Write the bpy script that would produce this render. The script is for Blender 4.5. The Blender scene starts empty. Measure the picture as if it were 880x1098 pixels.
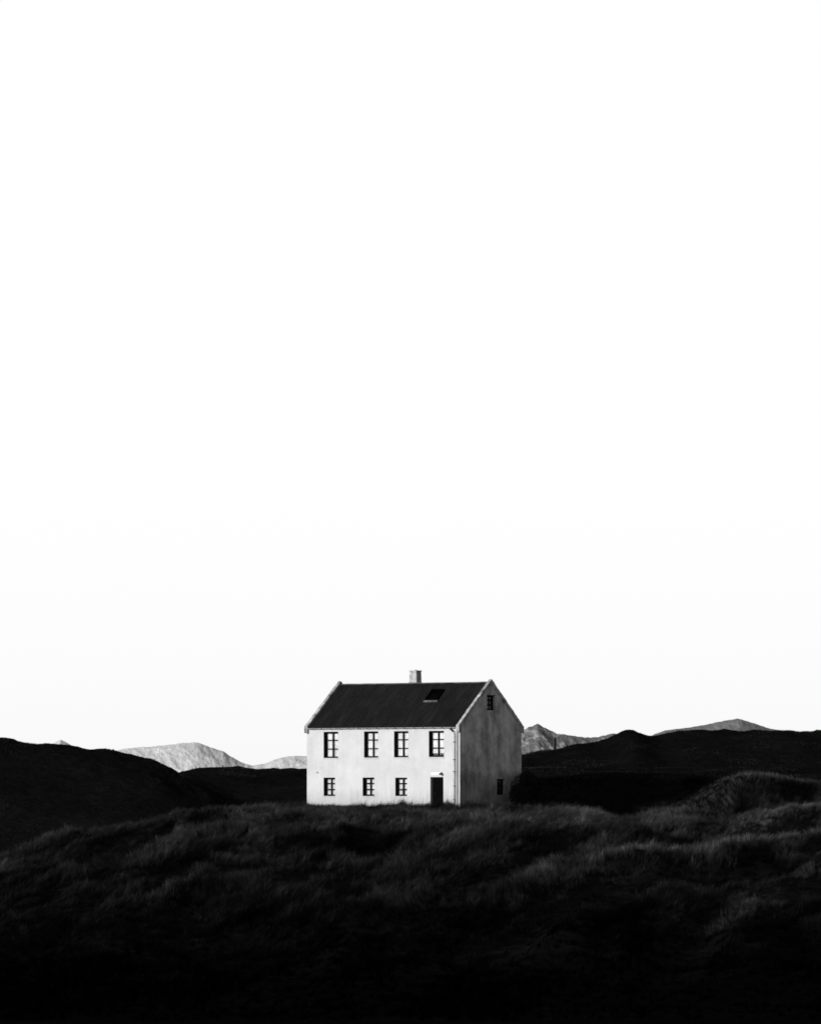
import bpy, bmesh, math, random
import numpy as np
from mathutils import Vector, Matrix

random.seed(7)
RNG = np.random.default_rng(11)
R = math.radians
sc = bpy.context.scene
C = sc.collection

# ------------------------------------------------------------------ survey
F, CX, HY = 4900.0, 440.0, 850.0          # long lens, eye level = world z 0


def at(px, py, y):
    """a point of the place, y metres away"""
    return Vector(((px - CX) / F * y, y, (HY - py) / F * y))


# ------------------------------------------------------------------ helpers
def thing(name, label, cat, loc=(0, 0, 0), rz=0.0, group=None):
    o = bpy.data.objects.new(name, None)
    C.objects.link(o)
    o.location = loc
    o.rotation_euler = (0, 0, rz)
    o['label'] = label
    o['category'] = cat
    if group:
        o['group'] = group
    return o


def link(name, bm, mat, parent=None, smooth=False):
    me = bpy.data.meshes.new(name)
    bm.normal_update()
    bm.to_mesh(me)
    bm.free()
    me.materials.append(mat)
    if smooth:
        me.polygons.foreach_set('use_smooth', [True] * len(me.polygons))
    o = bpy.data.objects.new(name, me)
    C.objects.link(o)
    if parent:
        o.parent = parent
    return o


def np_mesh(name, verts, faces, mat, smooth=True, tris=None):
    me = bpy.data.meshes.new(name)
    verts = np.asarray(verts, np.float32)
    me.vertices.add(len(verts))
    me.vertices.foreach_set('co', verts.ravel())
    q = np.asarray(faces, np.int32)
    nq = len(q)
    t = np.zeros((0, 3), np.int32) if tris is None else np.asarray(tris, np.int32)
    nt = len(t)
    me.loops.add(nq * 4 + nt * 3)
    me.loops.foreach_set('vertex_index', np.concatenate([q.ravel(), t.ravel()]))
    me.polygons.add(nq + nt)
    ls = np.concatenate([np.arange(nq) * 4, nq * 4 + np.arange(nt) * 3]).astype(np.int32)
    me.polygons.foreach_set('loop_start', ls)
    me.update(calc_edges=True)
    me.polygons.foreach_set('use_smooth', np.full(nq + nt, smooth, bool))
    me.materials.append(mat)
    o = bpy.data.objects.new(name, me)
    C.objects.link(o)
    return o


def box(bm, x0, x1, y0, y1, z0, z1, mtx=None):
    v = [bm.verts.new((x, y, z)) for x in (x0, x1) for y in (y0, y1) for z in (z0, z1)]
    if mtx:
        for q in v:
            q.co = mtx @ q.co
    for f in ((0, 1, 3, 2), (4, 6, 7, 5), (0, 4, 5, 1), (2, 3, 7, 6), (0, 2, 6, 4), (1, 5, 7, 3)):
        bm.faces.new([v[i] for i in f])
    return v


def tube(bm, pts, r, n=10):
    pts = [Vector(p) for p in pts]
    rings = []
    for i, p in enumerate(pts):
        d = (pts[min(i + 1, len(pts) - 1)] - pts[max(i - 1, 0)]).normalized()
        a = d.cross(Vector((0, 1, 0.13)))
        if a.length < 1e-3:
            a = d.cross(Vector((1, 0, 0)))
        a.normalize()
        b = d.cross(a)
        rr = r[i] if isinstance(r, (list, tuple)) else r
        rings.append([bm.verts.new(p + a * rr * math.cos(k * 2 * math.pi / n) + b * rr * math.sin(k * 2 * math.pi / n)) for k in range(n)])
    for A, B in zip(rings, rings[1:]):
        for k in range(n):
            bm.faces.new((A[k], A[(k + 1) % n], B[(k + 1) % n], B[k]))
    bm.faces.new(rings[0][::-1])
    bm.faces.new(rings[-1])


# ------------------------------------------------------------------ numpy noise
def _hash(ix, iy, seed):
    h = (ix.astype(np.int64) * 374761393 + iy.astype(np.int64) * 668265263 + seed * 974711) & 0x7fffffff
    h = ((h ^ (h >> 13)) * 1274126177) & 0x7fffffff
    h = (h ^ (h >> 16)) & 0xffff
    return h / 65535.0


def vnoise(x, y, seed=0):
    ix, iy = np.floor(x), np.floor(y)
    fx, fy = x - ix, y - iy
    fx = fx * fx * fx * (fx * (fx * 6 - 15) + 10)
    fy = fy * fy * fy * (fy * (fy * 6 - 15) + 10)
    a, b = _hash(ix, iy, seed), _hash(ix + 1, iy, seed)
    c, d = _hash(ix, iy + 1, seed), _hash(ix + 1, iy + 1, seed)
    return (a * (1 - fx) + b * fx) * (1 - fy) + (c * (1 - fx) + d * fx) * fy


def fbm(x, y, octv=4, seed=0, gain=0.5):
    s, a, n = 0.0, 1.0, 0.0
    for k in range(octv):
        cs, sn = math.cos(0.6 * k), math.sin(0.6 * k)
        s = s + a * (vnoise((x * cs - y * sn) * 2 ** k, (x * sn + y * cs) * 2 ** k, seed + k * 17) - 0.5)
        n += a
        a *= gain
    return s / n * 2.0


def ridged(x, y, octv=4, seed=0):
    s, a, n = 0.0, 1.0, 0.0
    for k in range(octv):
        s = s + a * (1 - np.abs(2 * vnoise(x * 2 ** k, y * 2 ** k, seed + k * 31) - 1))
        n += a
        a *= 0.5
    return s / n


def sstep(a, b, x):
    t = np.clip((x - a) / (b - a), 0, 1)
    return t * t * (3 - 2 * t)


# ------------------------------------------------------------------ materials
def mat_new(name, rough=0.9, spec=0.15):
    m = bpy.data.materials.new(name)
    m.use_nodes = True
    nt = m.node_tree
    b = nt.nodes['Principled BSDF']
    b.inputs['Roughness'].default_value = rough
    b.inputs['Specular IOR Level'].default_value = spec
    return m, nt, b


def grey(v):
    return (v, v, v, 1)


def N(nt, typ, **kw):
    n = nt.nodes.new(typ)
    for k, v in kw.items():
        setattr(n, k, v)
    return n


def noise(nt, vec, scale, detail=4, rough=0.55):
    n = N(nt, 'ShaderNodeTexNoise')
    n.inputs['Scale'].default_value = scale
    n.inputs['Detail'].default_value = detail
    n.inputs['Roughness'].default_value = rough
    nt.links.new(vec, n.inputs['Vector'])
    return n.outputs['Fac']


def mapping(nt, scale=(1, 1, 1), loc=(0, 0, 0)):
    tc = N(nt, 'ShaderNodeTexCoord')
    mp = N(nt, 'ShaderNodeMapping')
    mp.inputs['Scale'].default_value = scale
    mp.inputs['Location'].default_value = loc
    nt.links.new(tc.outputs['Object'], mp.inputs['Vector'])
    return mp.outputs['Vector']


def ramp(nt, fac, *stops):
    r = N(nt, 'ShaderNodeValToRGB')
    e = r.color_ramp.elements
    while len(e) < len(stops):
        e.new(0.5)
    for el, (p, v) in zip(e, stops):
        el.position = p
        el.color = grey(v)
    nt.links.new(fac, r.inputs['Fac'])
    return r.outputs['Color']


def math_n(nt, op, a, b=None):
    n = N(nt, 'ShaderNodeMath', operation=op)
    for i, v in enumerate((a, b)):
        if v is None:
            continue
        if isinstance(v, (int, float)):
            n.inputs[i].default_value = v
        else:
            nt.links.new(v, n.inputs[i])
    return n.outputs[0]


def bump(nt, b, height, strength=0.3, dist=0.02):
    n = N(nt, 'ShaderNodeBump')
    n.inputs['Strength'].default_value = strength
    n.inputs['Distance'].default_value = dist
    nt.links.new(height, n.inputs['Height'])
    nt.links.new(n.outputs['Normal'], b.inputs['Normal'])


def simple(name, lo, hi, scale=3.0, rough=0.85, spec=0.15, stretch=(1, 1, 1), bmp=0.0):
    m, nt, b = mat_new(name, rough, spec)
    v = mapping(nt, stretch)
    f = noise(nt, v, scale, 6, 0.6)
    nt.links.new(ramp(nt, f, (0.3, lo), (0.7, hi)), b.inputs['Base Color'])
    if bmp:
        bump(nt, b, f, bmp)
    return m


def plaster_white():
    m, nt, b = mat_new('white_plaster', 0.9, 0.1)
    blot = noise(nt, mapping(nt), 0.7, 6, 0.62)
    streak = noise(nt, mapping(nt, (5.0, 5.0, 0.28), (3, 1, 2)), 1.0, 5, 0.6)
    fine = noise(nt, mapping(nt), 9.0, 5, 0.7)
    s = math_n(nt, 'ADD', math_n(nt, 'MULTIPLY', blot, 0.58), math_n(nt, 'ADD', math_n(nt, 'MULTIPLY', streak, 0.16), math_n(nt, 'MULTIPLY', fine, 0.26)))
    col = ramp(nt, s, (0.34, 0.49), (0.48, 0.575), (0.62, 0.645))
    # weathered foot of the wall
    sep = N(nt, 'ShaderNodeSeparateXYZ')
    nt.links.new(mapping(nt), sep.inputs[0])
    z = math_n(nt, 'ADD', sep.outputs['Z'], math_n(nt, 'MULTIPLY', math_n(nt, 'SUBTRACT', streak, 0.5), 1.4))
    foot = ramp(nt, math_n(nt, 'DIVIDE', z, 2.0), (0.05, 0.72), (0.6, 1.0))
    mx = N(nt, 'ShaderNodeMix', data_type='RGBA', blend_type='MULTIPLY')
    mx.inputs['Factor'].default_value = 1.0
    nt.links.new(col, mx.inputs['A'])
    nt.links.new(foot, mx.inputs['B'])
    nt.links.new(mx.outputs['Result'], b.inputs['Base Color'])
    bump(nt, b, fine, 0.15, 0.02)
    return m


def plaster_gable():
    m, nt, b = mat_new('weathered_gable_render', 0.95, 0.08)
    streak = noise(nt, mapping(nt, (1, 3.2, 0.22), (5, 1, 2)), 1.1, 6, 0.62)
    fine = noise(nt, mapping(nt, (1, 14, 0.5), (2, 8, 2)), 1.0, 4, 0.6)
    blot = noise(nt, mapping(nt), 0.8, 6, 0.65)
    s = math_n(nt, 'ADD', math_n(nt, 'MULTIPLY', streak, 0.22), math_n(nt, 'ADD', math_n(nt, 'MULTIPLY', fine, 0.16), math_n(nt, 'MULTIPLY', blot, 0.62)))
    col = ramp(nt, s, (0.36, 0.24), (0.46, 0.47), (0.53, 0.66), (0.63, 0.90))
    sep = N(nt, 'ShaderNodeSeparateXYZ')
    nt.links.new(mapping(nt), sep.inputs[0])
    wob = math_n(nt, 'MULTIPLY', math_n(nt, 'SUBTRACT', blot, 0.5), 1.1)
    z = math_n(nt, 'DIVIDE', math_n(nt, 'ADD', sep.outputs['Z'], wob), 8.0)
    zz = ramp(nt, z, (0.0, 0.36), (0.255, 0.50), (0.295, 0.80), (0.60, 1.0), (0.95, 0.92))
    mx = N(nt, 'ShaderNodeMix', data_type='RGBA', blend_type='MULTIPLY')
    mx.inputs['Factor'].default_value = 1.0
    nt.links.new(col, mx.inputs['A'])
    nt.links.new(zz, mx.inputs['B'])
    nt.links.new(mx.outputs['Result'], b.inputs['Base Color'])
    bump(nt, b, s, 0.25, 0.03)
    return m


def roof_mat():
    m, nt, b = mat_new('dark_corrugated_roofing', 0.75, 0.1)
    f1 = noise(nt, mapping(nt, (1, 0.4, 0.4)), 1.4, 6, 0.65)
    f2 = noise(nt, mapping(nt, (7, 0.5, 0.5)), 1.5, 4, 0.6)
    s = math_n(nt, 'ADD', math_n(nt, 'MULTIPLY', f1, 0.55), math_n(nt, 'MULTIPLY', f2, 0.45))
    nt.links.new(ramp(nt, s, (0.33, 0.0055), (0.5, 0.0100), (0.66, 0.020)), b.inputs['Base Color'])
    return m


def glass_mat():
    m = bpy.data.materials.new('window_glass')
    m.use_nodes = True
    nt = m.node_tree
    nt.nodes.clear()
    out = N(nt, 'ShaderNodeOutputMaterial')
    tr = N(nt, 'ShaderNodeBsdfTransparent')
    gl = N(nt, 'ShaderNodeBsdfGlossy')
    gl.inputs['Roughness'].default_value = 0.03
    fr = N(nt, 'ShaderNodeFresnel')
    fr.inputs['IOR'].default_value = 1.5
    mix = N(nt, 'ShaderNodeMixShader')
    nt.links.new(math_n(nt, 'MULTIPLY', fr.outputs[0], 1.6), mix.inputs['Fac'])
    nt.links.new(tr.outputs[0], mix.inputs[1])
    nt.links.new(gl.outputs[0], mix.inputs[2])
    nt.links.new(mix.outputs[0], out.inputs['Surface'])
    return m


def tone_mat(name, transl=0.25):
    """vegetation whose tone is carried per vertex"""
    m = bpy.data.materials.new(name)
    m.use_nodes = True
    nt = m.node_tree
    nt.nodes.clear()
    out = N(nt, 'ShaderNodeOutputMaterial')
    a = N(nt, 'ShaderNodeAttribute', attribute_name='tone')
    d = N(nt, 'ShaderNodeBsdfDiffuse')
    t = N(nt, 'ShaderNodeBsdfTranslucent')
    mix = N(nt, 'ShaderNodeMixShader')
    mix.inputs['Fac'].default_value = transl
    nt.links.new(a.outputs['Color'], d.inputs['Color'])
    nt.links.new(a.outputs['Color'], t.inputs['Color'])
    nt.links.new(d.outputs[0], mix.inputs[1])
    nt.links.new(t.outputs[0], mix.inputs[2])
    nt.links.new(mix.outputs[0], out.inputs['Surface'])
    return m


def set_tone(o, tone):
    at_ = o.data.attributes.new('tone', 'FLOAT_COLOR', 'POINT')
    col = np.ones((len(tone), 4), np.float32)
    col[:, :3] = np.asarray(tone, np.float32)[:, None]
    at_.data.foreach_set('color', col.ravel())


def ground_mat():
    m, nt, b = mat_new('dark_heath_soil', 1.0, 0.0)
    tc = N(nt, 'ShaderNodeTexCoord')
    f1 = noise(nt, tc.outputs['Object'], 0.12, 8, 0.65)
    f2 = noise(nt, tc.outputs['Object'], 1.6, 6, 0.7)
    s = math_n(nt, 'ADD', math_n(nt, 'MULTIPLY', f1, 0.5), math_n(nt, 'MULTIPLY', f2, 0.5))
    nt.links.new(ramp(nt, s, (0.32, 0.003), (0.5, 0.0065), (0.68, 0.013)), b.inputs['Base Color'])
    bump(nt, b, f2, 0.7, 0.3)
    return m


def mountain_mat(name, lo, hi, speck, sc_=0.03):
    m, nt, b = mat_new(name, 1.0, 0.0)
    tc = N(nt, 'ShaderNodeTexCoord')
    mp = N(nt, 'ShaderNodeMapping')
    mp.inputs['Scale'].default_value = (1, 0.35, 1.6)
    nt.links.new(tc.outputs['Object'], mp.inputs['Vector'])
    f1 = noise(nt, mp.outputs[0], sc_, 8, 0.68)
    f2 = noise(nt, mp.outputs[0], sc_ * 5, 6, 0.7)
    s = math_n(nt, 'ADD', math_n(nt, 'MULTIPLY', f1, 0.45), math_n(nt, 'MULTIPLY', f2, 0.55))
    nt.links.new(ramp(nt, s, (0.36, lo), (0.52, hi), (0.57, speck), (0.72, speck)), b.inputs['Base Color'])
    bump(nt, b, s, 0.5, 6.0)
    return m


M = dict(
    white=plaster_white(), gable=plaster_gable(), roof=roof_mat(), glass=glass_mat(),
    trim=simple('weathered_coping_concrete', 0.08, 0.66, 1.6, bmp=0.3),
    frame=simple('black_painted_timber', 0.003, 0.008, 6.0, 0.8, 0.05),
    door=simple('dark_door_timber', 0.0012, 0.006, 4.0, 0.9, 0.01, (6, 6, 0.5)),
    curtain=simple('white_curtain_cloth', 0.42, 0.90, 1.9, 0.95, 0.0, (5, 1, 0.7)),
    gutter=simple('pale_painted_gutter', 0.22, 0.46, 4.0, 0.6, 0.2),
    pipe=simple('grey_painted_pipe', 0.40, 0.62, 3.0, 0.55, 0.2),
    skyframe=simple('tarred_skylight_frame', 0.0015, 0.003, 5.0, 0.9, 0.0),
    strip=simple('grey_flat_strip', 0.16, 0.27, 2.5, stretch=(1, 1, .5)),
    iron=simple('dark_iron', 0.012, 0.03, 5.0, 0.6, 0.3),
    chim=simple('weathered_chimney_render', 0.22, 0.62, 5.0, bmp=0.4),
    lint=simple('fresh_white_paint', 0.76, 0.82, 3.0, 0.8, 0.1),
    inside=simple('dim_interior', 0.05, 0.08, 2.0, 1.0, 0.0),
    ridge=simple('pale_ridge_metal', 0.06, 0.20, 2.5, 0.7, 0.2),
    skyglass=simple('dark_roof_glass', 0.0006, 0.0012, 2.0, 0.35, 0.02),
    post=simple('weathered_post_timber', 0.003, 0.008, 6.0, 0.9, 0.05),
    ground=ground_mat(), grass=tone_mat('pale_marram_grass'), heath=tone_mat('dark_heath_tufts'),
    leaf=simple('dark_bush_leaf', 0.0008, 0.0025, 8.0, 0.8, 0.05),
    bark=simple('dark_bark', 0.01, 0.02, 8.0, 0.9, 0.05),
    m_pale=mountain_mat('haze_tinted_rock', 0.60, 0.70, 0.82),  # distance haze put into the rock's pale base colour
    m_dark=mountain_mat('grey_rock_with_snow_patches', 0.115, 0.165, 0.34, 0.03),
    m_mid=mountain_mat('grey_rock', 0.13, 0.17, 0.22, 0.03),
)

# ------------------------------------------------------------------ terrain
HOUSE = Vector((3.0286, 280.0, -1.0))
TH = R(32.0)
CT, ST = math.cos(TH), math.sin(TH)

prof_y = [-9000, -40, 0, 25, 60, 100, 140, 165, 180, 190, 210, 235, 255, 268, 276, 296, 315, 340, 420, 520, 9000]
prof_z = [-4, -1.6, -1.7, -1.75, -4.4, -7.6, -8.6, -8.45, -8.1, -7.5, -5.85, -3.7, -2.1, -1.2, -1.03, -1.05, -1.9, -2.8, -3.5, -6, -8]
crest_px = [-120, 0, 50, 100, 150, 180, 215, 250, 300, 330, 400, 560, 620, 680, 740, 900, 1000]
crest_py = [918, 906, 896, 886, 872, 863.5, 860, 863, 868.5, 867, 870, 871, 871, 869, 873, 868, 868]

duneA_px = [-900, -400, -200, -60, 0, 30, 60, 90, 120, 145, 165, 180, 192, 205, 230, 262]
duneA_py = [812, 800, 796, 793, 793.5, 796, 799, 803, 806.5, 811, 816, 822, 830, 838, 850, 880]
duneB_px = [60, 110, 150, 180, 200, 215, 235, 270, 300, 330, 400, 470, 560, 640]
duneB_py = [868, 856, 846, 835, 828.5, 825, 824.5, 826, 825.5, 825, 822, 819, 816, 835]
duneC_px = [430, 540, 558, 575, 595, 620, 640, 652, 660, 668, 676, 684, 693, 702, 712, 722, 740, 760, 880, 1000, 1200, 1700]
duneC_py = [826, 815, 811.5, 808, 804.5, 800.5, 798, 793.5, 788.5, 784.2, 784.2, 787.5, 790.5, 791, 788, 785.5, 784.5, 784, 784.5, 786, 792, 815]

RIDGES = [  # (points px, py, distance), half width, strength
    ([(738, 866, 292), (756, 851, 295), (772, 836, 297), (790, 828.5, 298), (808, 827, 299), (830, 831, 300), (860, 838, 302)], 2.9, 1.0),
    ([(778, 892, 260), (800, 880, 263), (818, 870, 266), (838, 862, 270), (880, 859, 274), (960, 860, 278)], 2.2, 1.0),
    ([(680, 904, 241), (740, 905, 243), (790, 899, 246), (830, 893, 248), (880, 889, 250), (960, 883, 252)], 2.2, 1.0),
    ([(770, 995, 206), (795, 976, 212), (820, 955, 219), (845, 935, 225), (880, 911, 232), (940, 887, 240)], 1.8, 1.0),
    ([(0, 950, 228), (120, 938, 232), (220, 930, 236), (330, 919, 240)], 1.5, 0.7),
    ([(215, 915, 246), (240, 896, 251), (262, 881, 256), (272, 870, 262)], 0.8, 0.9),
    ([(300, 900, 250), (288, 884, 255), (276, 871, 262)], 0.7, 0.8),
    ([(400, 935, 230), (425, 918, 238), (440, 908, 243)], 0.7, 0.8),
    ([(470, 928, 232), (455, 915, 240), (442, 907, 243)], 0.7, 0.8),
    ([(530, 905, 246), (552, 893, 252), (566, 881, 258)], 0.7, 0.8),
    ([(620, 925, 236), (660, 905, 242), (690, 890, 250)], 0.9, 0.8),
    ([(60, 990, 208), (110, 962, 216), (150, 945, 222)], 0.9, 0.7),
]
HOLLOWS = [  # (px, py, distance, radius x, radius y, depth)
    (860, 876, 259, 5.5, 5.0, 2.0), (800, 925, 233, 5.0, 5.5, 1.3), (820, 850, 286, 4.0, 5.0, 1.3),
    (860, 925, 222, 3.5, 5.0, 0.7), (240, 880, 256, 2.0, 3.0, 0.4), (400, 900, 245, 4.0, 3.0, 0.4),
    (590, 900, 244, 4.0, 3.0, 0.4), (120, 940, 226, 4.0, 3.0, 0.4), (660, 850, 300, 7.0, 8.0, 0.9),
]


def gauss_lerp(h, zc, d, w):
    k = np.exp(-(d / w) ** 2)
    return h + k * np.maximum(zc - h, 0)


def ridge_dist(pts, X, Y):
    P = [at(*q) for q in pts]
    best = np.full(X.shape, 1e9)
    zb = np.zeros(X.shape)
    for a, b in zip(P, P[1:]):
        dx, dy = b.x - a.x, b.y - a.y
        t = np.clip(((X - a.x) * dx + (Y - a.y) * dy) / (dx * dx + dy * dy), 0, 1)
        d = np.hypot(X - a.x - t * dx, Y - a.y - t * dy)
        n = d < best
        best = np.where(n, d, best)
        zb = np.where(n, a.z + t * (b.z - a.z), zb)
    return best, zb


def terrain(X, Y):
    X = np.asarray(X, float)
    Y = np.asarray(Y, float)
    Ys = np.maximum(Y, 30.0)
    px = CX + X / Ys * F
    h = np.interp(Y, prof_y, prof_z)
    # soften the kinks of the profile
    h = 0.5 * h + 0.25 * (np.interp(Y - 5, prof_y, prof_z) + np.interp(Y + 5, prof_y, prof_z))
    pxc = CX + X / 266.0 * F
    zc = (HY - np.interp(pxc, crest_px, crest_py)) / F * 266.0
    w = sstep(190, 262, Y) * (1 - sstep(276, 305, Y))
    h = h + (zc + 1.2 - 0.48) * w
    # the ground falls away behind the crest on the left
    h = h - 3.2 * sstep(-7, -21, X) * sstep(264, 282, Y) * (1 - sstep(345, 420, Y))
    h = h - 0.35 * sstep(9, 13, X) * (1 - sstep(17, 24, X)) * sstep(262, 276, Y) * (1 - sstep(290, 300, Y))
    # folds of the slope
    inslope = sstep(172, 200, Y) * (1 - sstep(262, 274, Y))
    wob = 1.6 * fbm(X / 9, Y / 30, 2, 6)
    fold = ridged((X - Y / 6.5 + wob) / 4.6, (Y + X) / 26, 3, 5) - 0.62
    fold2 = ridged((X + Y / 9.0 - wob) / 5.5, (Y - X) / 30, 3, 9) - 0.62
    h = h + inslope * (1.0 * fold + 0.55 * fold2 + 0.45 * fbm(X / 12, Y / 17, 3, 15))
    for (a, b, y, rx, ry, dp) in HOLLOWS:
        p = at(a, b, y)
        h = h - dp * np.exp(-((X - p.x) / rx) ** 2 - ((Y - p.y) / ry) ** 2)
    for pts, wd, st in RIDGES:
        best, zb = ridge_dist(pts, X, Y)
        zb = zb - 0.38
        h = h + st * np.exp(-(best / wd) ** 2) * np.maximum(zb - h, 0)
    # hummocks
    hm = fbm(X / 2.0 - Y / 13, Y / 9, 3, 91) + 0.5 * fbm(X / 0.9, Y / 4, 2, 95)
    h = h + 0.24 * hm * sstep(172, 195, Y) * (1 - sstep(272, 290, Y))
    # dunes behind the house
    for cp, cq, yc, wd, sd in ((duneB_px, duneB_py, 378., 26., 3), (duneA_px, duneA_py, 336., 19., 4), (duneC_px, duneC_py, 352., 30., 6)):
        lat = CX + X / yc * F
        z = (HY - np.interp(lat, cp, cq)) / F * yc
        inside = sstep(cp[0] - 150, cp[0] + 10, lat) * (1 - sstep(cp[-1] - 10, cp[-1] + 150, lat))
        d = np.where(Y < yc, yc - Y, (Y - yc) * 0.6)
        k = np.exp(-(d / wd) ** 2) * inside
        h = h + k * np.maximum(z - h, 0)
        h = h + np.exp(-(d / wd) ** 2) * inside * (0.30 * fbm(X / 2.0, Y / 3.0, 5, sd) * (d < 40))
    # bank at the foot of the right-hand dune, close behind the house
    zb = np.interp(Y, [292, 297, 303, 310, 318, 335], [-1.4, -0.7, 0.45, 1.25, 1.55, 1.7]) + 0.25 * fbm(X / 5, Y / 5, 3, 77)
    kb = sstep(3.0, 9.0, X) * (1 - sstep(34, 52, X)) * sstep(290, 294, Y) * (1 - sstep(340, 352, Y))
    h = h + kb * np.maximum(zb - h, 0)
    # roughness everywhere, none under the house
    lx = (X - HOUSE.x) * CT - (Y - HOUSE.y) * ST
    ly = (X - HOUSE.x) * ST + (Y - HOUSE.y) * CT
    off = np.maximum(np.maximum(lx - 0.5, -11.7 - lx), np.maximum(-0.5 - ly, ly - 8.0))
    pad = 1 - sstep(0.0, 3.5, off)
    h = h + (1 - pad) * 0.10 * fbm(X / 1.6, Y / 1.6, 3, 21)
    h = h * (1 - pad) + (-1.0) * pad
    # unseen hill added on the left to shade the foot of the slope
    zh = np.interp(Y, [-80, -20, 40, 101, 129, 157, 172, 200], [-4, 14, 24, 15.2, 8.3, 1.4, -4.0, -12.0])
    zh = zh + 1.6 * fbm(X / 8, Y / 8, 3, 33)
    h = h + np.exp(-((X + 46) / 10.0) ** 2) * np.maximum(zh - h, 0)
    return h


def axis(dense0, dense1, step, far, n):
    a = np.arange(dense0, dense1 + step * 0.5, step)
    t = np.linspace(0, 1, n + 1)[1:]
    lo = dense0 - (np.exp(t * 5.5) - 1) / (math.exp(5.5) - 1) * (dense0 + far)
    hi = dense1 + (np.exp(t * 5.5) - 1) / (math.exp(5.5) - 1) * (far - dense1)
    return np.concatenate([lo[::-1], a, hi])


gx = axis(-48, 50, 0.3, 8000, 70)
gy = axis(150, 415, 0.4, 8500, 80)
GX, GY = np.meshgrid(gx, gy)
GZ = terrain(GX, GY)
nx, ny = len(gx), len(gy)
idx = np.arange(nx * ny).reshape(ny, nx)
quads = np.stack([idx[:-1, :-1], idx[:-1, 1:], idx[1:, 1:], idx[1:, :-1]], -1).reshape(-1, 4)
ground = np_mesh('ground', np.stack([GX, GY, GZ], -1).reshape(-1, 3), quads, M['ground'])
ground['kind'] = 'structure'


# ------------------------------------------------------------------ mountains
def mountain(px, py, yc, mat, seed, rough, foot=866.0, flat=1.0):
    x0, x1 = px[0], px[-1]
    n = 420
    pxs = np.linspace(x0, x1, n)
    v = np.linspace(0, 1, 160)
    depth = 170.0
    P, V = np.meshgrid(pxs, v)
    X = (P - CX) / F * yc
    Yc = yc + 0 * X
    top = (HY - np.interp(P, px, py)) / F * yc
    low = (HY - foot) / F * yc
    f = np.clip(np.where(V < 0.7, V / 0.7, 1 - (V - 0.7) / 0.3), 0, 1)
    Y = Yc + (V - 0.7) * depth
    g = f ** 0.7
    Z = low + (top - low) * g
    amp = rough * (1 - 0.75 * (f > 0.93)) * flat
    Z = Z + amp * (ridged(X / 21 + Z / 30, Y / 55 + X / 60, 6, seed) - 0.62 + 0.25 * fbm(X / 5, Y / 14, 4, seed + 9)) * np.minimum(top - low, 26) * 0.34 * np.minimum(1, 4 * (1 - f) + 0.15)
    Z = Z + 0.5 * rough * fbm(X / 3.2, Y / 12, 3, seed + 3)
    ii = np.arange(n * 160).reshape(160, n)
    q = np.stack([ii[:-1, :-1], ii[:-1, 1:], ii[1:, 1:], ii[1:, :-1]], -1).reshape(-1, 4)
    o = np_mesh('mountain', np.stack([X, Y, Z], -1).reshape(-1, 3), q, mat)
    o['kind'] = 'structure'
    return o


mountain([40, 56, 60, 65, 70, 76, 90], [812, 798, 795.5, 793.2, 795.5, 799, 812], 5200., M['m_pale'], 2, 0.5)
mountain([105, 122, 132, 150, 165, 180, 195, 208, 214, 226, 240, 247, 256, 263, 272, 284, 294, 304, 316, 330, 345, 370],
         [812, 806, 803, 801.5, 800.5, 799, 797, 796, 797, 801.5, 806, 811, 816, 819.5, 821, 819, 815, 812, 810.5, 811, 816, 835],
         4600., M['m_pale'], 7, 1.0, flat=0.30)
mountain([520, 545, 559, 566, 571, 576, 579, 584, 590, 596, 604, 612, 622, 632, 640, 650, 658, 668, 680, 690],
         [806, 790, 783.5, 780, 778.5, 776, 777.5, 780.5, 783.5, 786.3, 787.5, 788.8, 790.3, 791, 790.5, 788, 786.5, 790, 800, 815],
         4200., M['m_dark'], 13, 1.2, flat=0.6)
mountain([676, 690, 702, 712, 722, 735, 748, 756, 768, 778, 786, 791, 798, 808, 818, 826, 836, 850, 870],
         [806, 794, 787, 783.5, 782, 780.5, 778.5, 777.2, 774.5, 772.6, 771.4, 770.4, 772.5, 775.5, 779, 781.6, 783, 786, 800],
         4900., M['m_mid'], 19, 0.7, flat=0.6)

# ------------------------------------------------------------------ grass
def blades(x, y, hgt, wid, lean, lean_dir, tone_lo, tone_hi):
    n = len(x)
    z = terrain(x, y) - 0.03
    ang = RNG.uniform(0, np.pi, n)
    wx, wy = np.cos(ang) * wid / 2, np.sin(ang) * wid / 2
    lx, ly = np.cos(lean_dir) * lean * hgt, np.sin(lean_dir) * lean * hgt
    v = np.empty((n, 7, 3), np.float32)
    for k, (t, wf, lf) in enumerate(((0.0, 1.0, 0.0), (0.4, 0.85, 0.16), (0.75, 0.6, 0.52))):
        cz = z + hgt * t * (1 - 0.18 * lean * t)
        for s, col in ((-1, 0), (1, 1)):
            v[:, k * 2 + col, 0] = x + lx * lf + s * wx * wf
            v[:, k * 2 + col, 1] = y + ly * lf + s * wy * wf
            v[:, k * 2 + col, 2] = cz
    v[:, 6, 0] = x + lx
    v[:, 6, 1] = y + ly
    v[:, 6, 2] = z + hgt * (1 - 0.3 * lean)
    base = np.arange(n)[:, None] * 7
    q = np.concatenate([base + np.array([0, 1, 3, 2]), base + np.array([2, 3, 5, 4])], 0)
    t = base + np.array([4, 5, 6])
    tone = np.empty((n, 7), np.float32)
    for k, u in enumerate((0, 0, .35, .35, .75, .75, 1.0)):
        tone[:, k] = tone_lo + (tone_hi - tone_lo) * u
    return v.reshape(-1, 3), q, t, tone.reshape(-1)


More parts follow.
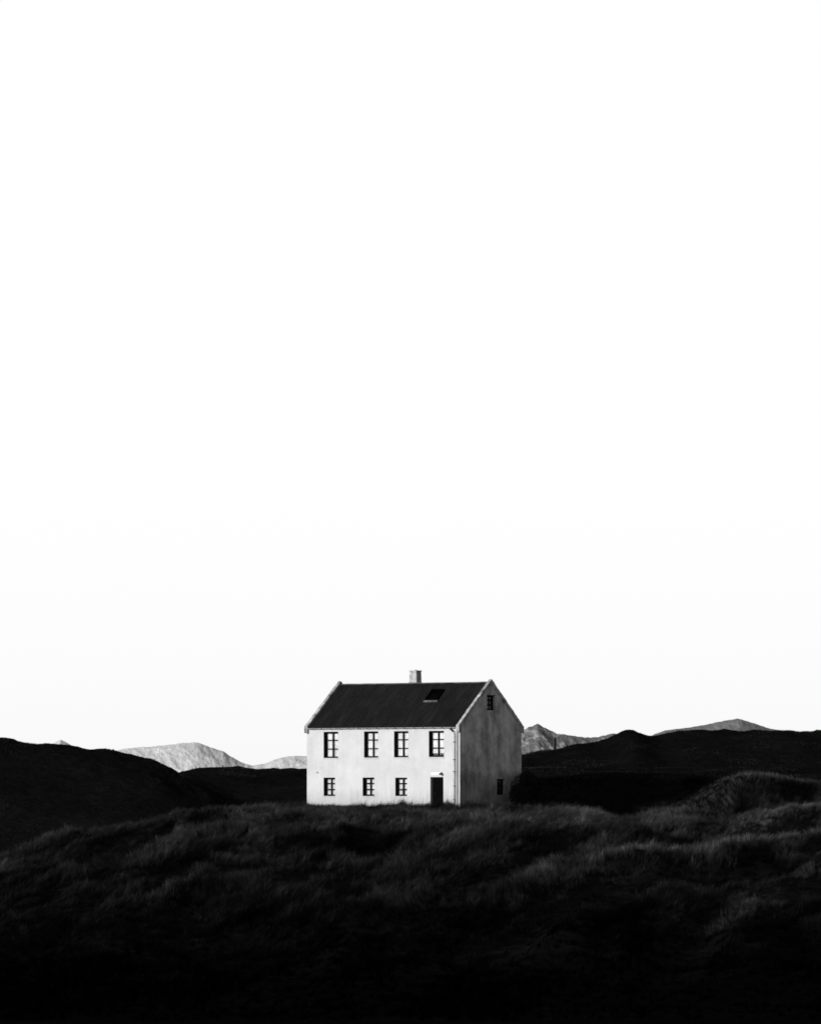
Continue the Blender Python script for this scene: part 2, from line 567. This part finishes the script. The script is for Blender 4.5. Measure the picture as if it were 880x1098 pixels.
def scatter(n, y0, y1, half, margin):
    y = RNG.uniform(y0, y1, n * 2)
    keep = RNG.uniform(0, 1, n * 2) < (y * half + margin) / (y1 * half + margin)
    y = y[keep][:n]
    x = RNG.uniform(-1, 1, len(y)) * (y * half + margin)
    return x, y


def indoors(x, y):
    lx = (x - HOUSE.x) * CT - (y - HOUSE.y) * ST
    ly = (x - HOUSE.x) * ST + (y - HOUSE.y) * CT
    return (lx > -11.25) & (lx < 0.05) & (ly > -0.05) & (ly < 7.5)


# marram grass on the slope: tufts of blades
NT = 118000
tx, ty = scatter(NT, 168, 306, 0.092, 9.0)
# more grass growing along the foot of the walls
wu = RNG.uniform(-11.6, 0.6, 1500)
wv = -np.abs(RNG.normal(0.05, 0.75, 1500)) - 0.08
gu = np.abs(RNG.normal(0.05, 0.8, 900)) + 0.08
gv = RNG.uniform(-0.5, 7.8, 900)
eu, ev = np.concatenate([wu, gu]), np.concatenate([wv, gv])
tx = np.concatenate([tx, HOUSE.x + eu * CT + ev * ST])
ty = np.concatenate([ty, HOUSE.y - eu * ST + ev * CT])
patch = fbm(tx / 2.6 - ty / 17, ty / 17 + tx / 9, 4, 41)
big = fbm(tx / 10, ty / 26, 3, 47)
vig = np.clip(0.64 + 0.85 * patch + 0.28 * big, 0, 1)
crest = sstep(254, 263, ty) * (1 - sstep(284, 290, ty))
vig = np.maximum(vig, crest * (0.52 + 0.5 * fbm(tx / 1.7, ty / 6, 3, 44)))
vig[-2400:] = np.clip(vig[-2400:], 0.42, 0.75)
lit_rim = np.zeros(len(tx))
for pts_, wd_, st_ in RIDGES:
    bd_, _ = ridge_dist(pts_, tx, ty)
    if wd_ > 1.6:
        lit_rim = np.maximum(lit_rim, np.exp(-(bd_ / 1.3) ** 2))
    vig = np.maximum(vig, (0.9 if wd_ > 1.6 else 0.75) * np.exp(-(bd_ / (wd_ * 0.9)) ** 2))
for (a_, b_, yy_, rx_, ry_, dp_) in HOLLOWS:
    p_ = at(a_, b_, yy_)
    vig = vig * (1 - 0.9 * np.exp(-(((tx - p_.x) / rx_) ** 2 + ((ty - p_.y) / ry_) ** 2) ** 2) * min(dp_ * 1.3, 1))
foot = sstep(174, 240, ty)  # also fades the grass tone, downslope shade put into its colour
keep = RNG.uniform(0, 1, len(tx)) < (0.18 + 0.82 * vig) * (0.45 + 0.55 * foot)
tx, ty, vig, foot, big, crest = tx[keep], ty[keep], vig[keep], foot[keep], big[keep], crest[keep]
lit_rim = lit_rim[keep]
NTF = len(tx)
PER = 14
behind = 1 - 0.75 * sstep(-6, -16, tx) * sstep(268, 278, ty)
wdir = 0.15 + 4.0 * fbm(tx / 3.0 - ty / 20, ty / 16, 3, 53) + RNG.normal(0, 0.55, NTF)
wln = np.clip(0.30 + 0.55 * vnoise(tx / 2.0, ty / 10.0, 59) + RNG.normal(0, 0.20, NTF), 0.03, 1.15)
dry = np.clip(0.42 + 0.95 * fbm(tx / 1.5 - ty / 10, ty / 10, 4, 61), 0.03, 1.1)
dry = np.maximum(dry, 0.65 * lit_rim)  # crests made paler here and below, their lit edge put into the tone
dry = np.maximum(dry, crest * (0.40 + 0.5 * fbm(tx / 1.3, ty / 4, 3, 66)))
ttone = (0.006 + 0.130 * dry * vig) * np.exp(RNG.normal(-0.10, 0.42, NTF)) * (0.04 + 0.96 * foot ** 1.9) * behind * (0.68 + 0.37 * crest + 0.80 * lit_rim)
thgt = (0.22 + 0.58 * vig) * np.exp(RNG.normal(0, 0.16, NTF)) * (1 - 0.2 * sstep(250, 264, ty)) * (1 - 0.35 * lit_rim) * (0.5 + 0.5 * foot)
bx = np.repeat(tx, PER)
by = np.repeat(ty, PER)
n = len(bx)
rad = np.abs(RNG.normal(0, 0.13, n))
aa = RNG.uniform(0, 2 * np.pi, n)
ids = np.repeat(np.arange(NTF), PER)
bx = bx + np.cos(aa) * rad
by = by + np.sin(aa) * rad
ok = ~indoors(bx, by)
bx, by, ids, aa = bx[ok], by[ok], ids[ok], aa[ok]
n = len(bx)
hgt = thgt[ids] * RNG.uniform(0.55, 1.15, n)
lxh = (bx - HOUSE.x) * CT - (by - HOUSE.y) * ST
lyh = (bx - HOUSE.x) * ST + (by - HOUSE.y) * CT
nearwall = (np.abs(np.clip(lyh, -1.5, 9)) < 1.5) & (lxh > -11.5) & (lxh < .5)
hgt = np.where(nearwall, hgt * (0.45 + 1.25 * vnoise(bx / 0.6, by / 1.2, 88) ** 1.5) * RNG.uniform(0.45, 1.25, n), hgt)
ldir = wdir[ids] + 0.35 * np.sin(aa) + RNG.normal(0, 0.28, n)
lean = np.clip(wln[ids] + RNG.normal(0, 0.13, n), 0.03, 1.2)
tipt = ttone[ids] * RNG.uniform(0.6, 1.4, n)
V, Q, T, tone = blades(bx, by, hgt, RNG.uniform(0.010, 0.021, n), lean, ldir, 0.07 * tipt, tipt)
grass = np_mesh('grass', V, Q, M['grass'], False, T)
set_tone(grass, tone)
grass['kind'] = 'stuff'
grass['label'] = 'dry windswept marram grass covering the dark slope below the house'
grass['category'] = 'grass'

# short dark heath on the dunes behind
n = 170000
bx, by = scatter(n, 298, 382, 0.094, 12.0)
ok = ~indoors(bx, by)
bx, by = bx[ok], by[ok]
n = len(bx)
pv = np.clip(0.5 + 1.0 * fbm(bx / 3.5, by / 6, 4, 71), 0, 1)
clp = np.clip(0.4 + 1.6 * fbm(bx / 1.3, by / 2.5, 3, 73), 0.1, 1.2)
hgt = (0.06 + 0.16 * pv * clp) * RNG.uniform(0.4, 1.1, n)
tipt = (0.008 + 0.034 * pv) * RNG.uniform(0.5, 1.4, n)
V, Q, T, tone = blades(bx, by, hgt, RNG.uniform(0.03, 0.06, n), np.clip(RNG.normal(0.9, 0.3, n), 0, 1.3), RNG.uniform(0, 6.3, n), 0.3 * tipt, tipt)
heath = np_mesh('heather', V, Q, M['heath'], False, T)
set_tone(heath, tone)
heath['kind'] = 'stuff'
heath['label'] = 'short dark heather covering the rolling dunes behind the house'
heath['category'] = 'heather'

# ------------------------------------------------------------------ house
L, D, EAVE, RIDGE = 11.21, 7.40, 5.03, 7.77
SL = (RIDGE - EAVE) / (D / 2)
house = thing('house', 'white two storey house with dark gabled roof and grey end wall alone on grassy hill', 'house', HOUSE, -TH)


def wall_panel(outer, holes, thick, to3d, nrm):
    bm = bmesh.new()
    edges = []
    for loop in [outer] + holes:
        vs = [bm.verts.new(to3d(*p)) for p in loop]
        edges += [bm.edges.new((vs[i], vs[(i + 1) % len(vs)])) for i in range(len(vs))]
    bmesh.ops.triangle_fill(bm, use_beauty=True, use_dissolve=False, edges=edges, normal=nrm)
    ret = bmesh.ops.extrude_face_region(bm, geom=bm.faces[:])
    vs = [g for g in ret['geom'] if isinstance(g, bmesh.types.BMVert)]
    for v in vs:
        v.co -= Vector(nrm) * thick
    bmesh.ops.recalc_face_normals(bm, faces=bm.faces[:])
    return bm


def rect(a, b, c, d):
    return [(a, c), (b, c), (b, d), (a, d)]


front_win = [(-9.96, -8.88, 3.15, 4.79, 0), (-6.97, -5.93, 3.16, 4.79, 1), (-4.77, -3.73, 3.17, 4.79, 1), (-2.24, -1.15, 3.18, 4.79, 2),
             (-9.96, -9.11, 0.78, 1.93, 3), (-7.07, -6.21, 0.78, 1.93, 4), (-4.68, -3.82, 0.78, 1.92, 4)]
DOOR = (-2.13, -1.19, -0.02, 1.95)
TK = 0.32
holes = [rect(a, b, c, d) for a, b, c, d, k in front_win]
# the doorway reaches the ground: notch in the outline
outer = [(-L + 0.003, -0.6), (DOOR[0], -0.6), (DOOR[0], DOOR[3]), (DOOR[1], DOOR[3]), (DOOR[1], -0.6), (-0.003, -0.6), (-0.003, EAVE + 0.06), (-L + 0.003, EAVE + 0.06)]
link('front_wall', wall_panel(outer, holes, TK, lambda u, v: (u, 0, v), (0, -1, 0)), M['white'], house)
link('rear_wall', wall_panel(rect(-L + 0.003, -0.003, -0.6, EAVE + 0.06), [rect(-9, -8, 3, 4.6), rect(-4, -3, 3, 4.6), rect(-9, -8, .8, 1.9), rect(-4, -3, .8, 1.9)], TK, lambda u, v: (u, D, v), (0, 1, 0)), M['gable'], house)
gw = [(3.20, 4.22, 6.10, 7.04), (4.42, 5.38, 0.86, 1.84)]
# the gable's skin covers the ends of the front and rear walls
gskin = [(0.003, -0.6), (D - 0.003, -0.6), (D - 0.003, EAVE + 0.02), (D / 2, RIDGE + 0.06), (0.003, EAVE + 0.02)]
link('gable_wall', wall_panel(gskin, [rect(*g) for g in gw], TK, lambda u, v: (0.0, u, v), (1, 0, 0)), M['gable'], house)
link('gable_wall', wall_panel(gskin, [rect(3.3, 4.1, 6.1, 7.0)], TK, lambda u, v: (-L, u, v), (-1, 0, 0)), M['white'], house)

# interior: floor between storeys, dark
bm = bmesh.new()
box(bm, -L + TK + 0.02, -TK - 0.02, TK + 0.02, D - TK - 0.02, 2.45, 2.6)
box(bm, -L + TK + 0.02, -TK - 0.02, TK + 0.02, D - TK - 0.02, 5.0, 5.1)
link('interior_floor', bm, M['inside'], house)


def window(to3d, u0, u1, v0, v1, rec, kind):
    """dark casement with a middle post and two bars, glass and a pale curtain; to3d(u, depth, v)"""
    def bx(bm, a, b, d0, d1, c, d):
        vs = [bm.verts.new(to3d(x, y, z)) for x in (a, b) for y in (d0, d1) for z in (c, d)]
        for f in ((0, 1, 3, 2), (4, 6, 7, 5), (0, 4, 5, 1), (2, 3, 7, 6), (0, 2, 6, 4), (1, 5, 7, 3)):
            bm.faces.new([vs[i] for i in f])
    bm = bmesh.new()
    e = 0.004
    st = 0.10
    # dark boards added for the shade on the reveal's left and top
    bx(bm, u0 + .003, u0 + .035, 0.025, rec - .001, v0 + .003, v1 - .003)
    bx(bm, u0 + .036, u1 - .003, 0.06, rec - .001, v1 - .035, v1 - .003)
    u0e, u1e, v0e, v1e = u0 + e, u1 - e, v0 + e, v1 - e
    bx(bm, u0e, u0 + st, rec, rec + 0.07, v0e, v1e)
    bx(bm, u1 - st, u1e, rec, rec + 0.07, v0e, v1e)
    bx(bm, u0 + st, u1 - st, rec, rec + 0.07, v1 - st * 1.15, v1e)
    bx(bm, u0 + st, u1 - st, rec, rec + 0.07, v0e, v0 + st * 1.0)
    mid = (u0 + u1) / 2 + 0.01
    hw = 0.052
    bx(bm, mid - hw, mid + hw, rec + 0.004, rec + 0.066, v0 + st, v1 - st * 1.15)
    hh = v1 - v0
    for q in (0.325, 0.655):
        zb = v1 - hh * q
        t = 0.034 if kind < 3 else 0.042
        for a, b in ((u0 + st, mid - hw), (mid + hw, u1 - st)):
            bx(bm, a, b, rec + 0.008, rec + 0.062, zb - t, zb + t)
    bmesh.ops.recalc_face_normals(bm, faces=bm.faces[:])
    w = link('window', bm, M['frame'], house)
    bm = bmesh.new()
    bx(bm, u0 + st * .6, u1 - st * .6, rec + 0.032, rec + 0.038, v0 + st * .6, v1 - st * .6)
    bmesh.ops.recalc_face_normals(bm, faces=bm.faces[:])
    link('pane', bm, M['glass'], w)
    if kind == 9:
        return w
    # curtain cloth with shallow folds, ends a little above the sill on some windows
    zc0 = {0: v0 + 0.02, 1: v0 + 0.02, 2: v0 + 0.24, 3: v0 + 0.02, 4: v0 + 0.02}[kind]
    bm = bmesh.new()
    nn = 40
    ph = u0 * 7
    dep0 = rec + 0.085
    cols = []
    for i in range(nn + 1):
        u = u0 + 0.01 + (u1 - u0 - 0.02) * i / nn
        dd = dep0 + 0.014 + 0.012 * math.sin(u * 34 + ph) + 0.006 * math.sin(u * 71 + ph * 2)
        cols.append([bm.verts.new(to3d(u, dd + (0.02 * (1 - j / 4) * (0.5 + 0.5 * math.sin(u * 11 + ph))), zc0 + (v1 - 0.03 - zc0) * j / 4)) for j in range(5)])
    for a, b in zip(cols, cols[1:]):
        for j in range(4):
            bm.faces.new((a[j], b[j], b[j + 1], a[j + 1]))
    link('curtain', bm, M['curtain'], w, True)
    return w


for (a, b, c, d, k) in front_win:
    w = window(lambda u, y, v: (u, y, v), a, b, c, d, 0.24, k)
    bm = bmesh.new()
    box(bm, a - 0.04, b + 0.04, -0.05, 0.23, c - 0.055, c - 0.004)
    for v in bm.verts:
        if v.co.y < 0:
            v.co.z -= 0.015
    link('sill', bm, M['white'], w)
for g in gw:
    window(lambda u, y, v: (-y, u, v), g[0], g[1], g[2], g[3], 0.16, 9)

# door, set back in its opening, boarded, with a frame and a handle
bm = bmesh.new()
for i in range(5):
    x0 = DOOR[0] + 0.075 + i * 0.158
    box(bm, x0, x0 + 0.150, 0.255, 0.285, 0.0, DOOR[3] - 0.07)
box(bm, DOOR[0] + 0.075, DOOR[1] - 0.075, 0.287, 0.30, 0.0, DOOR[3] - 0.07)
door = link('door', bm, M['door'], house)
bm = bmesh.new()
box(bm, DOOR[0] + 0.004, DOOR[0] + 0.073, 0.24, 0.31, -0.1, DOOR[3] - 0.004)
box(bm, DOOR[1] - 0.073, DOOR[1] - 0.004, 0.24, 0.31, -0.1, DOOR[3] - 0.004)
box(bm, DOOR[0] + 0.073, DOOR[1] - 0.073, 0.24, 0.31, DOOR[3] - 0.068, DOOR[3] - 0.004)
link('door_frame', bm, M['frame'], door)
bm = bmesh.new()
tube(bm, [(DOOR[0] + 0.14, 0.25, 0.98), (DOOR[0] + 0.14, 0.20, 0.98), (DOOR[0] + 0.26, 0.20, 0.98)], 0.010)
link('handle', bm, M['iron'], door)
bm = bmesh.new()
box(bm, -2.08, -1.45, -0.012, -0.002, 2.08, 2.24)
link('lintel', bm, M['lint'], house)
# small lamp on an arm beside the lintel
bm = bmesh.new()
box(bm, -1.34, -1.24, -0.03, -0.002, 2.08, 2.24)
tube(bm, [(-1.29, -0.03, 2.18), (-1.29, -0.16, 2.21), (-1.27, -0.22, 2.18)], 0.018)
lamp = link('wall_lamp', bm, M['iron'], house)
bm = bmesh.new()
tube(bm, [(-1.27, -0.22, 2.20), (-1.27, -0.22, 2.15), (-1.27, -0.22, 2.08)], [0.03, 0.08, 0.10], 14)
link('lamp_shade', bm, M['iron'], lamp)
# iron hook added in place of a small stain on the wall
bm = bmesh.new()
tube(bm, [(-10.38, 0.02, 2.27), (-10.38, -0.09, 2.29), (-10.39, -0.10, 2.20)], 0.022, 8)
link('stain_hook', bm, M['iron'], house)

# roof: corrugated sheets on both slopes
bm = bmesh.new()
nw = 74
per = (L - 0.3) / nw
SEG = 8
ny_ = 2
xs = [-L + 0.15 + i * per / SEG for i in range(nw * SEG + 1)]
for side in (0, 1):
    rows = []
    for x in xs:
        c = 0.009 * math.sin((x + L) / per * 2 * math.pi)
        r = []
        for t in (0.0, 1.0):
            y = -0.13 + (D / 2 + 0.13) * t
            z = EAVE + 0.10 + SL * y + c
            r.append(bm.verts.new((x, y if side == 0 else D - y, z)))
        rows.append(r)
    for a, b in zip(rows, rows[1:]):
        bm.faces.new((a[0], b[0], b[1], a[1]) if side == 0 else (a[0], a[1], b[1], b[0]))
ret = bmesh.ops.extrude_face_region(bm, geom=bm.faces[:])
for g in ret['geom']:
    if isinstance(g, bmesh.types.BMVert):
        g.co.z -= 0.02
bmesh.ops.recalc_face_normals(bm, faces=bm.faces[:])
roof = link('roof', bm, M['roof'], house)
# sheet fixing laps: faint raised seam across the slope and ridge cap
bm = bmesh.new()
ZR = RIDGE + 0.10
pr = [(-0.10, -0.065), (-0.045, -0.025), (0.0, 0.0), (0.045, -0.025), (0.10, -0.065)]
NR = 24
rr = []
for i in range(NR + 1):
    x = -L + 0.16 + (L - 0.32) * i / NR
    sag = 0.012 * math.sin(i * 1.7) + 0.01 * math.sin(i * 0.6)
    rr.append([bm.verts.new((x, D / 2 + y, ZR + z + sag)) for y, z in pr])
for a, b in zip(rr, rr[1:]):
    for k in range(4):
        bm.faces.new((a[k], b[k], b[k + 1], a[k + 1]))
link('ridge_cap', bm, M['ridge'], roof)

# gable copings: upstands with rough cement tops and little kneelers at the eaves
rg = random.Random(3)
for x0, x1 in ((-L - 0.05, -L + 0.15), (-0.14, 0.05)):
    bm = bmesh.new()
    nseg = 26
    for side in (0, 1):
        prev = None
        for i in range(nseg + 1):
            t = i / nseg
            y = -0.20 + (D / 2 + 0.20) * t
            yy = y if side == 0 else D - y
            zt = EAVE + SL * y + 0.27 + rg.uniform(-0.018, 0.018)
            zb = EAVE + SL * y - 0.02
            ring = [bm.verts.new(p) for p in ((x0, yy, zb), (x1, yy, zb), (x1 + rg.uniform(-.008, .008), yy, zt), (x0 + rg.uniform(-.008, .008), yy, zt))]
            if prev:
                for k in range(4):
                    f = (prev[k], prev[(k + 1) % 4], ring[(k + 1) % 4], ring[k])
                    bm.faces.new(f)
            else:
                bm.faces.new(ring)
            prev = ring
        bm.faces.new(prev)
    for s in (0, 1):
        ya, yb = (-0.21, 0.02) if s == 0 else (D - 0.02, D + 0.21)
        box(bm, x0 - 0.012, x1 + 0.012, ya, yb, EAVE - 0.32, EAVE + 0.13)
    bmesh.ops.recalc_face_normals(bm, faces=bm.faces[:])
    link('coping', bm, M['trim'], house)

# gutter along the front eave with brackets, and the down pipe
bm = bmesh.new()
for i in range(9):
    a0, a1 = math.pi + i * math.pi / 9, math.pi + (i + 1) * math.pi / 9
    for r in (0.062,):
        p = [(math.cos(a) * r - 0.17, math.sin(a) * r + EAVE - 0.02) for a in (a0, a1)]
        q = [(math.cos(a) * (r - .008) - 0.17, math.sin(a) * (r - .008) + EAVE - 0.02) for a in (a0, a1)]
        vs = [[bm.verts.new((x, y, z)) for y, z in p + q[::-1]] for x in (-L + 0.19, -0.19)]
        for k in range(4):
            bm.faces.new((vs[0][k], vs[0][(k + 1) % 4], vs[1][(k + 1) % 4], vs[1][k]))
bmesh.ops.recalc_face_normals(bm, faces=bm.faces[:])
gut = link('gutter', bm, M['gutter'], house)
for i in range(16):
    x = -L + 0.55 + i * 0.68
    bm = bmesh.new()
    box(bm, x - 0.022, x + 0.022, -0.245, -0.002, EAVE - 0.10, EAVE - 0.075)
    box(bm, x - 0.022, x + 0.022, -0.25, -0.24, EAVE - 0.075, EAVE + 0.05)
    link('bracket', bm, M['iron'], gut)
bm = bmesh.new()
PX = -0.37
tube(bm, [(PX - 0.22, -0.17, EAVE - 0.08), (PX - 0.21, -0.17, EAVE - 0.16), (PX - 0.04, -0.09, EAVE - 0.30), (PX, -0.085, EAVE - 0.40), (PX, -0.085, 2.4), (PX, -0.085, -0.2)], 0.043, 12)
pipe = link('drainpipe', bm, M['pipe'], house, True)
bm = bmesh.new()
tube(bm, [(PX - 0.25, -0.19, EAVE - 0.10), (PX - 0.12, -0.13, EAVE - 0.225), (PX - 0.03, -0.09, EAVE - 0.30)], 0.055, 10)
link('elbow', bm, M['iron'], pipe)
for z in (4.10, 3.02, 2.28, 1.40, 0.55):
    bm = bmesh.new()
    box(bm, PX - 0.062, PX + 0.062, -0.135, -0.002, z - 0.02, z + 0.02)
    link('clip', bm, M['iron'], pipe)

CHX, CHY = -5.80, 4.15
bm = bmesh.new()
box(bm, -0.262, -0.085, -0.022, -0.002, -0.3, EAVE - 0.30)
link('corner_strip', bm, M['strip'], house)  # flat grey strip on the wall between pipe and corner

# chimney: tapered render stack with a cap
def frustum(bm, cx, cy, z0, z1, w0, d0, w1, d1):
    v = [bm.verts.new((cx + sx * w / 2, cy + sy * d / 2, z)) for z, w, d in ((z0, w0, d0), (z1, w1, d1)) for sx, sy in ((-1, -1), (1, -1), (1, 1), (-1, 1))]
    for f in ((3, 2, 1, 0), (4, 5, 6, 7), (0, 1, 5, 4), (1, 2, 6, 5), (2, 3, 7, 6), (3, 0, 4, 7)):
        bm.faces.new([v[i] for i in f])


bm = bmesh.new()
frustum(bm, CHX, CHY, 7.0, 8.58, 0.60, 0.66, 0.50, 0.58)
bmesh.ops.bevel(bm, geom=bm.edges[:], offset=0.012, segments=2, affect='EDGES')
ch = link('chimney', bm, M['chim'], house)
bm = bmesh.new()
frustum(bm, CHX, CHY, 8.583, 8.66, 0.58, 0.66, 0.55, 0.63)
bmesh.ops.bevel(bm, geom=bm.edges[:], offset=0.012, segments=2, affect='EDGES')
link('chimney_cap', bm, M['chim'], ch)
bm = bmesh.new()
frustum(bm, CHX, CHY, 7.3, 7.90, 0.74, 0.82, 0.64, 0.70)
link('flashing', bm, M['ridge'], ch)
bm = bmesh.new()
tube(bm, [(CHX + .05, CHY - .05, 8.655), (CHX + .05, CHY - .05, 8.70)], 0.07, 12)
link('flue', bm, M['iron'], ch)

# skylight in the front slope: raised kerb, dark pane, pale apron below
sn = Vector((0, -SL, 1)).normalized()
sd = Vector((0, 1, SL)).normalized()


def slab(bm, xa, xb, ya, yb, n0, n1):
    vs = []
    for x in (xa, xb):
        for y in (ya, yb):
            for h in (n0, n1):
                vs.append(bm.verts.new(Vector((x, y, EAVE + 0.10 + SL * y)) + sn * h))
    for f in ((0, 1, 3, 2), (4, 6, 7, 5), (0, 4, 5, 1), (2, 3, 7, 6), (0, 2, 6, 4), (1, 5, 7, 3)):
        bm.faces.new([vs[i] for i in f])


bm = bmesh.new()
xa, xb, ya, yb = -3.82, -2.90, 2.10, 2.98
slab(bm, xa, xb, ya, ya + 0.07, 0.0, 0.10)
slab(bm, xa, xb, yb - 0.07, yb, 0.0, 0.15)
slab(bm, xa, xa + 0.06, ya + 0.07, yb - 0.07, 0.0, 0.13)
slab(bm, xb - 0.06, xb, ya + 0.07, yb - 0.07, 0.0, 0.13)
bmesh.ops.recalc_face_normals(bm, faces=bm.faces[:])
sk = link('skylight', bm, M['skyframe'], house)
bm = bmesh.new()
slab(bm, xa + 0.062, xb - 0.062, ya + 0.072, yb - 0.072, 0.03, 0.05)
bmesh.ops.recalc_face_normals(bm, faces=bm.faces[:])
link('pane', bm, M['skyglass'], sk)
bm = bmesh.new()
slab(bm, xa - 0.06, xb + 0.03, ya - 0.10, ya - 0.003, 0.0, 0.055)
bmesh.ops.recalc_face_normals(bm, faces=bm.faces[:])
link('apron', bm, M['ridge'], sk)

# ------------------------------------------------------------------ bush at the far corner of the gable
bp = Vector((7.05, 284.2, -1.0))
bush = thing('bush', 'dark rounded bush standing against the far corner of the grey end wall', 'bush', bp)
rb = random.Random(5)
bm = bmesh.new()
for k in range(9):
    a = k * 0.7 + rb.random()
    r = rb.uniform(0.2, 0.55)
    h = rb.uniform(1.2, 1.9)
    tube(bm, [(0.05 * math.cos(a), 0.05 * math.sin(a), -0.1), (r * 0.4 * math.cos(a), r * 0.4 * math.sin(a), h * 0.5), (r * math.cos(a), r * math.sin(a), h)], [0.035, 0.025, 0.008], 6)
link('stem', bm, M['bark'], bush)
bm = bmesh.new()
lobes = [(0, 0, 1.1, 0.9, 1.15), (-0.3, 0.1, 0.75, 0.68, 0.8), (0.35, 0.0, 1.45, 0.62, 0.85), (0.8, 0.4, 0.9, 0.95, 1.0), (0.2, 0.3, 1.75, 0.5, 0.62)]
for k in range(15000):
    lx_, ly_, lz_, lr, lh = rb.choice(lobes)
    d = Vector((rb.gauss(0, 1), rb.gauss(0, 1), rb.gauss(0, 1))).normalized() * (rb.random() ** 0.4)
    p = Vector((lx_ + d.x * lr, ly_ + d.y * lr, lz_ + d.z * lh))
    if p.z < 0.02:
        continue
    s = rb.uniform(0.03, 0.07)
    a = Vector((rb.gauss(0, 1), rb.gauss(0, 1), rb.gauss(0, 1))).normalized() * s
    b = a.cross(Vector((rb.gauss(0, 1), rb.gauss(0, 1), rb.gauss(0, 1)))).normalized() * s * 0.55
    bm.faces.new([bm.verts.new(p + q) for q in (-a, b, a, -b)])
link('foliage', bm, M['leaf'], bush)

# ------------------------------------------------------------------ fence post on the dune
pp = at(595, 805, 351)
pz = float(terrain(np.array([pp.x]), np.array([pp.y]))[0])
bm = bmesh.new()
nn = 10
rings = []
for z, r in ((-0.3, 0.08), (0.2, 0.08), (0.82, 0.072), (0.90, 0.068), (0.92, 0.04)):
    rings.append([bm.verts.new((r * math.cos(k * 2 * math.pi / nn) + 0.02 * z, r * math.sin(k * 2 * math.pi / nn), z)) for k in range(nn)])
for A, B in zip(rings, rings[1:]):
    for k in range(nn):
        bm.faces.new((A[k], A[(k + 1) % nn], B[(k + 1) % nn], B[k]))
bm.faces.new(rings[0][::-1])
bm.faces.new(rings[-1])
post = link('fence_post', bm, M['post'])
post.location = (pp.x, pp.y, pz)
post['label'] = 'thin dark post standing on the dune crest right of the house'
post['category'] = 'post'

# ------------------------------------------------------------------ light
SUN_EL = R(11.0)
sh = Vector((-0.585, -0.811, 0)).normalized()
sdir = Vector((sh.x * math.cos(SUN_EL), sh.y * math.cos(SUN_EL), math.sin(SUN_EL)))
sun = bpy.data.lights.new('sun', 'SUN')
sun.energy = 3.3
sun.angle = R(2.5)
sun.color = (1, 1, 1)
so = bpy.data.objects.new('sun', sun)
C.objects.link(so)
so.rotation_euler = sdir.to_track_quat('Z', 'Y').to_euler()
so.location = (-60, -40, 60)

w = bpy.data.worlds.new('World')
sc.world = w
w.use_nodes = True
nt = w.node_tree
nt.nodes.clear()
out = N(nt, 'ShaderNodeOutputWorld')
sky = N(nt, 'ShaderNodeTexSky', sky_type='NISHITA')
sky.sun_disc = False
sky.sun_elevation = SUN_EL
sky.sun_rotation = math.atan2(sh.x, sh.y) % (2 * math.pi)
bw = N(nt, 'ShaderNodeRGBToBW')
nt.links.new(sky.outputs[0], bw.inputs[0])
bg = N(nt, 'ShaderNodeBackground')
bg.inputs['Strength'].default_value = 0.10
nt.links.new(bw.outputs[0], bg.inputs['Color'])
# a bank of bright white cloud fills the sky behind the house
tc = N(nt, 'ShaderNodeTexCoord')
sep = N(nt, 'ShaderNodeSeparateXYZ')
nt.links.new(tc.outputs['Generated'], sep.inputs[0])
mask = N(nt, 'ShaderNodeMapRange', interpolation_type='SMOOTHSTEP')
mask.inputs['From Min'].default_value = 0.55
mask.inputs['From Max'].default_value = 0.90
nt.links.new(sep.outputs['Y'], mask.inputs['Value'])
cl = ramp(nt, sep.outputs['Z'], (0.0, 0.93), (0.018, 0.96), (0.045, 0.988), (0.075, 1.0))
clbg = N(nt, 'ShaderNodeBackground')
clbg.inputs['Strength'].default_value = 1.0
nt.links.new(cl, clbg.inputs['Color'])
mix = N(nt, 'ShaderNodeMixShader')
nt.links.new(mask.outputs[0], mix.inputs['Fac'])
nt.links.new(bg.outputs[0], mix.inputs[1])
nt.links.new(clbg.outputs[0], mix.inputs[2])
nt.links.new(mix.outputs[0], out.inputs['Surface'])

# ------------------------------------------------------------------ camera
cam = bpy.data.cameras.new('camera')
co = bpy.data.objects.new('camera', cam)
C.objects.link(co)
co.location = (0, 0, 0)
co.rotation_euler = (R(90), 0, 0)
cam.sensor_fit = 'HORIZONTAL'
cam.sensor_width = 36.0
cam.lens = F / 880.0 * 36.0
cam.shift_y = (850.0 - 549.0) / 880.0
cam.clip_start = 1.0
cam.clip_end = 20000.0
sc.camera = co

sc.render.engine = 'CYCLES'
sc.view_settings.view_transform = 'Standard'
sc.view_settings.look = 'None'
sc.view_settings.exposure = 0
sc.cycles.max_bounces = 6
sc.cycles.transparent_max_bounces = 8
sc.cycles.pixel_filter_type = 'BLACKMAN_HARRIS'
sc.cycles.filter_width = 1.7
